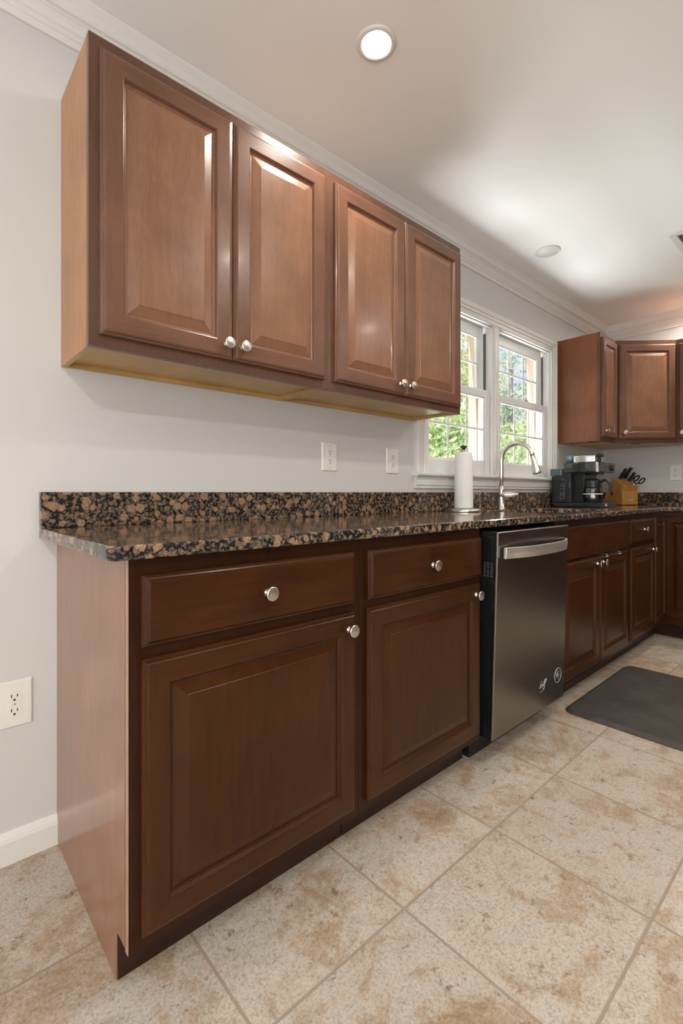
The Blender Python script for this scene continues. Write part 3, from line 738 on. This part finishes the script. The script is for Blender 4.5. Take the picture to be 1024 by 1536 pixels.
# ------------------------------------------------------------------ wall cabinets
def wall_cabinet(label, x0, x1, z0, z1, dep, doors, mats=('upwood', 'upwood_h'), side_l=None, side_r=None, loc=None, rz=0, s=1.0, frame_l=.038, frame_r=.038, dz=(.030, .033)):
    w = x1 - x0; h = z1 - z0
    t = thing('wall_cabinet', label, 'cabinet', loc or (x0, 0, z0), rz)
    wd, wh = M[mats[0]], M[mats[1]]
    for k, xx in enumerate((.0005, w - .0145)):
        mm = (side_l if k == 0 else side_r) or wd
        MB().box(xx, xx + .014, -dep + .0185, -.002, 0, h, bottom=1, inner=(3, 5)[k]).build('side_panel', [mm, M['maple']], t)
    MB().box(.0146, w - .0146, -dep + .019, -.015, .014, .026).build('bottom_panel', M['maple'], t)
    MB().box(.0146, w - .0146, -.0145, -.002, .001, .05).build('hanging_rail', M['maple'], t)
    MB().box(.0146, w - .0146, -dep + .019, -.002, h - .016, h - .002).build('top_panel', wd, t)
    MB().box(.0146, w - .0146, -.008, -.002, .05, h - .016).build('back_panel', M['maple'], t)
    b = MB()
    b.box(.0, frame_l, -dep, -dep + .018, 0, h).box(w - frame_r, w, -dep, -dep + .018, 0, h)
    b.box(frame_l, w - frame_r, -dep, -dep + .018, 0, .038).box(frame_l, w - frame_r, -dep, -dep + .018, h - .04, h)
    if len(doors) == 2:
        xm = (doors[0][1] + doors[1][0]) / 2; b.box(xm - .02, xm + .02, -dep, -dep + .018, .038, h - .04)
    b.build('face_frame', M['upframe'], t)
    MB().box(.016, w - .016, -dep + .0182, -dep + .0186, .03, h - .03).build('door_backing', M['slot'], t)
    for (a, bb, kx_) in doors:
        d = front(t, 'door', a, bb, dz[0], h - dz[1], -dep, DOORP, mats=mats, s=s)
        if kx_ is not None: knob(d, kx_, -dep - .02, .072)
    return t
UD, UZ0, UZ1 = .2885, 1.3782, 2.1562
wall_cabinet('brown two-door wall cabinet with exposed orange-brown side, at the far left above the counter', .3309, 1.1053, UZ0, UZ1, UD,
             [(.3549 - .3309, .7222 - .3309, .699 - .3309), (.7245 - .3309, 1.0858 - .3309, .753 - .3309)], side_l=M['upside'])
wall_cabinet('brown two-door wall cabinet right beside the window, second from the left', 1.1056, 1.9224, UZ0, UZ1, UD,
             [(1.1323 - 1.1056, 1.5115 - 1.1056, 1.478 - 1.1056), (1.5138 - 1.1056, 1.9085 - 1.1056, 1.540 - 1.1056)])
RD, RZ1_ = .302, 2.142
t = wall_cabinet('narrow single-door brown wall cabinet right of the window above the coffee maker', 3.606, 3.906, UZ0, RZ1_, RD, [(.016, .287, .062)], side_l=M['rside'], s=.85)
def clip(parent, X): 
    MB().box(-.030, .030, -.006, .006, -.009, .0, X=X).build('mounting_clip', M['black'], parent, bevel=.002)
clip(t, T((.020, -.245, 0)) @ RZ(90))
# diagonal corner wall cabinet
A = Vector((3.9075, -RD, 0)); Bc = Vector((4.217, -.612, 0)); ln = (Bc - A).length; ang = math.atan2(Bc.y - A.y, Bc.x - A.x)
t = thing('corner_wall_cabinet', 'brown diagonal corner wall cabinet with one raised panel door above the knife block', 'cabinet', (3.9075, 0, UZ0))
h_ = RZ1_ - UZ0
plan = [(0, -.002), (WX - 3.9075 - .002, -.002), (WX - 3.9075 - .002, -.612), (Bc.x - 3.9075, -.612), (0, -RD)]
pl2 = [(.0, -.002), (WX - 3.9075 - .002, -.002), (WX - 3.9075 - .002, -.612), (Bc.x - 3.9075 + .012, -.612), (.0, -RD + .012)]
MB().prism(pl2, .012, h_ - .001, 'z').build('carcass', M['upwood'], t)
MB().prism(pl2, .006, .0118, 'z').build('bottom_panel', M['maple'], t)
DX_ = T((0, -RD, 0)) @ Matrix.Rotation(ang, 4, 'Z')
b = MB(); b.box(.0, .03, -.0, .014, 0, h_, X=DX_).box(ln - .03, ln, 0, .014, 0, h_, X=DX_).box(.03, ln - .03, 0, .014, 0, .04, X=DX_).box(.03, ln - .03, 0, .014, h_ - .04, h_, X=DX_)
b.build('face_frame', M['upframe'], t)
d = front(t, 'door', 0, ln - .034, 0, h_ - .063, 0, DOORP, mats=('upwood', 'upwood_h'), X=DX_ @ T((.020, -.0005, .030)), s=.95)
kp = DX_ @ Vector((.055, -.0205, .075)); knob(d, kp.x, kp.y, kp.z, ang)
cc = DX_ @ Vector((.16, .03, .006)); clip(t, T(cc) @ Matrix.Rotation(ang, 4, 'Z'))
wall_cabinet('brown wall cabinet on the right wall, just past the diagonal corner cabinet', 0, .46, UZ0, RZ1_, RD, [(.016, .228, .045), (.231, .444, .40)], loc=(WX, -.6135, UZ0), rz=R(-90), s=.85)

# ------------------------------------------------------------------ outlets
def outlet(label, loc, rz, decora=False, w=.080, h=.124):
    t = thing('wall_outlet', label, 'outlet', loc, rz)
    MB().loft([rect(w, h, 0, -.0005), rect(w, h, 0, -.003), rect(w, h, .003, -.0065), rect(w, h, .006, -.007)], X=T((-w / 2, 0, -h / 2))).build('cover_plate', M['plate'], t)
    rc = MB()
    if decora: rc.loft([rect(.035, .068, 0, -.006), rect(.035, .068, 0, -.0085), rect(.035, .068, .001, -.009)], X=T((-.0175, 0, -.034)))
    else:
        for s_ in (-1, 1):
            pts = []
            for k in range(28):
                a = 2 * math.pi * k / 28; pts.append((.0172 * math.cos(a), s_ * .0195 + max(-.0138, min(.0138, .0172 * math.sin(a)))))
            rc.prism(pts, -.0088, -.006, 'y')
    rc = rc.build('receptacle', M['plate'], t)
    for s_ in (-1, 1):
        sl = MB(); zc = s_ * .0195
        sl.box(-.0078, -.0055, -.0096, -.008, zc - .001, zc + .008).box(.0055, .0078, -.0096, -.008, zc, zc + .0075)
        sl.lathe([(.003, 0), (.003, .0016)], 12, X=T((0, -.008, zc - .0075)) @ RX(90))
        sl.build('plug_slots', M['slot'], rc)
    for z in ((-.048, .048) if decora else (0,)):
        MB().lathe([(.003, 0), (.003, .001), (0, .0014)], 12, X=T((0, -.0070, z)) @ RX(90)).build('screw', M['nickel'], t)
outlet('white flat-faced outlet, left of the two above the counter under the wall cabinets', (1.360, 0, 1.1675), 0, True, w=.086)
outlet('white double outlet above the counter, the one nearest the window', (1.768, 0, 1.167), 0, w=.088)
outlet('white double outlet low on the wall left of the base cabinets', (.217, 0, .431), 0, w=.086, h=.128)
outlet('white double outlet on the right wall above the backsplash, right of the knife block', (WX, -.537, 1.170), R(-90), w=.082)

# ------------------------------------------------------------------ ceiling fixtures
def downlight(label, x, y, power, r=.062):
    t = thing('recessed_light', label, 'ceiling light', (x, y, ZC))
    MB().lathe([(.046, -.0015), (.047, -.006), (.054, -.0075), (r, -.004), (r + .002, -.0005), (.046, -.0005)], 40).build('trim_ring', M['white'], t)
    MB().lathe([(.0455, -.001), (.0455, -.003), (0, -.0045)], 32).build('lens', M['lens'], t)
    l = lamp('bulb', 'AREA', (0, 0, -.012), power, (1, .92, .83), shape='DISK', size=.09); l.parent = t; l.data.spread = R(165)
downlight('lit round recessed ceiling light above the left wall cabinets', 1.102, -.532, 7.5)
downlight('recessed ceiling light by the right wall, just outside the right photo edge', 4.2, -.86, 11)
downlight('recessed ceiling light over the room, behind the viewpoint on the left', -.67, -3.0, 48)
downlight('recessed ceiling light over the aisle, above the viewpoint', 1.45, -1.62, 10)
downlight('recessed ceiling light over the aisle in front of the sink', 2.95, -1.95, 11)
downlight('recessed ceiling light over the room, near the far right behind the viewpoint', 3.7, -3.2, 5)
t = thing('ceiling_cover', 'plain white round cover plate on the ceiling in front of the window', 'ceiling cover', (2.803, -.30, ZC))
MB().lathe([(.070, -.0005), (.070, -.004), (.066, -.008), (.060, -.0085), (.0585, -.0065), (.0565, -.0085), (0, -.0105)], 48).build('plate', M['white'], t)
t = thing('ceiling_vent', 'white rectangular air vent with dark louvres in the ceiling at the right photo edge', 'vent', (3.122, -.828, ZC))
vf = MB(); a, bb, mg = .36, .26, .032
vf.box(0, a, -mg, 0, -.008, -.0005).box(0, a, -bb, -bb + mg, -.008, -.0005).box(0, mg, -bb + mg, -mg, -.008, -.0005).box(a - mg, a, -bb + mg, -mg, -.008, -.0005)
vf.build('frame', M['white'], t, bevel=.003)
MB().box(mg, a - mg, -bb + mg, -mg, -.002, -.0006).build('duct_backing', M['slot'], t)
vs_ = MB(); n = 13
for k in range(n):
    y = -mg - .006 - k * (bb - 2 * mg - .012) / (n - 1)
    vs_.box(mg, a - mg, -.0007, .0007, -.005, .005, X=T((0, y, -.0055)) @ RX(40) )
vs_.build('louvres', plain('grey_louvre', (.34, .33, .31), .5), t)

# ------------------------------------------------------------------ floor things
def rounded(w, h, r, i, z, n=8):
    pts = []
    for cx, cy, a0 in ((w - r, h - r, 0), (r, h - r, 90), (r, r, 180), (w - r, r, 270)):
        rr_ = max(r - i, .002)
        for k in range(n + 1):
            a = R(a0 + 90 * k / n); pts.append((cx + rr_ * math.cos(a), cy + rr_ * math.sin(a), z))
    return pts
m = MB(); mw, mh = .865, .52
m.loft([rounded(mw, mh, .05, 0, .0005), rounded(mw, mh, .05, .0, .004), rounded(mw, mh, .05, .018, .0155), rounded(mw, mh, .05, .022, .0165)], X=T((2.245, -.622 - mh, 0)))
tag(m.build('floor_mat', M['mat']), 'charcoal cushioned kitchen mat with rounded corners on the tile floor', 'mat')
random.seed(4)
m = MB()
for k in range(9):
    a = random.uniform(0, 6.3); l_ = random.uniform(.007, .014)
    p = Vector((.906, -.5465, .0012)); q = p + Vector((math.cos(a) * l_, -abs(math.sin(a)) * l_ * .5, .002 + random.random() * .010))
    m.tube([p, (p + q) / 2 + Vector((0, 0, .002)), q], [.0022, .0018, .0005], 6)
tag(m.build('dry_leaf_scrap', M['scrap']), 'tiny orange scrap of dry leaf on the floor against the kick board', 'debris')

# ------------------------------------------------------------------ outdoors
tag(MB().box(-10, 40, .5, 40, -1.2, -1.0).build('lawn', M['lawn']), kind='structure')
def tree(name, label, x, y, trunk_h, blobs, nleaf, size, mat, tr=.06, seed=1, branches=True):
    rnd = random.Random(seed)
    t = thing(name, label, 'tree', (x, y, -1.0), 0, 'trees outside the window')
    v = []; f = []
    for _ in range(nleaf):
        bx_, by_, bz_, br_, hz = blobs[rnd.randrange(len(blobs))]
        d = Vector((rnd.gauss(0, 1), rnd.gauss(0, 1), rnd.gauss(0, 1))).normalized() * (rnd.random() ** .45)
        c = Vector((bx_ + d.x * br_, by_ + d.y * br_, bz_ + 1.0 + d.z * hz))
        n_ = Vector((rnd.gauss(0, 1), rnd.gauss(0, 1), rnd.gauss(0, .8) + .6)).normalized(); u = n_.orthogonal().normalized(); u.rotate(Matrix.Rotation(rnd.random() * 6.3, 3, n_)); w_ = n_.cross(u)
        s_ = size * rnd.uniform(.6, 1.3); b = len(v)
        v += [c - u * s_, c - w_ * s_ * .45 + n_ * s_ * .1, c + u * s_, c + w_ * s_ * .45 + n_ * s_ * .1]; f.append((b, b + 1, b + 2, b + 3))
    m = MB(); m.add(v, f); o = m.build('foliage', M[mat], t, fix=False)
    tb = MB(); pts = [(0, 0, 0), (.03, .02, trunk_h * .4), (-.02, .04, trunk_h * .75), (.05, 0, trunk_h)]
    tb.tube(pts, [tr * 1.3, tr, tr * .85, tr * .5], 10)
    if branches:
        for bx_, by_, bz_, br_, hz in blobs:
            s0 = Vector((0, 0, trunk_h * rnd.uniform(.35, .8)))
            e_ = Vector((bx_, by_, bz_ + 1.0)); mid = (s0 + e_) / 2 + Vector((0, 0, .15))
            tb.tube([s0, mid, e_, e_ + (e_ - mid) * .5], [tr * .45, tr * .3, tr * .18, tr * .06], 7)
    tb.build('trunk', M['bark'], t)
# broad hedge-like young trees seen through the lower sashes
tree('leafy_tree', 'pale green leafy tree seen through the lower left sash', 6.1, 2.5, 2.3, [(0, 0, 1.35, .9, .8), (-.8, -.1, 1.0, .8, .7), (.9, .2, 1.2, .8, .75), (0, .3, .5, 1.1, .7), (1.5, .1, .9, .7, .7), (-.2, .2, 1.9, .6, .5)], 11000, .055, 'leaf', seed=2)
tree('leafy_tree', 'pale green leafy tree seen through the lower right sash', 9.3, 3.3, 2.6, [(0, 0, 1.7, .9, .8), (-.9, 0, 1.3, .9, .8), (.9, .1, 1.5, .9, .8), (0, .2, .7, 1.2, .8), (-1.6, .1, 1.1, .8, .8)], 11000, .068, 'leaf', seed=3)
tree('leafy_tree', 'yellow-green tree rising behind the others outside the left window', 8.7, 4.5, 4.4, [(0, 0, 2.6, 1.0, .9), (-.9, .1, 3.3, .9, .8), (.6, -.1, 3.5, .8, .7), (-.2, 0, 4.2, 1.0, .8), (-1.4, 0, 2.4, .9, .9), (1.1, 0, 2.2, .8, .8)], 4500, .065, 'leaf2', tr=.09, seed=5)
tree('leafy_tree', 'tall thin-leaved tree with pale grey trunk against the sky in the right window', 12.6, 5.3, 6.2, [(-.4, 0, 3.3, 1.0, .7), (.9, .1, 3.9, .9, .7), (-1.2, 0, 4.4, .9, .7), (.3, 0, 5.2, 1.2, .8), (1.8, 0, 3.1, .9, .7), (1.0, .2, 2.3, 1.0, .7)], 2200, .065, 'leaf3', tr=.17, seed=7, branches=False)
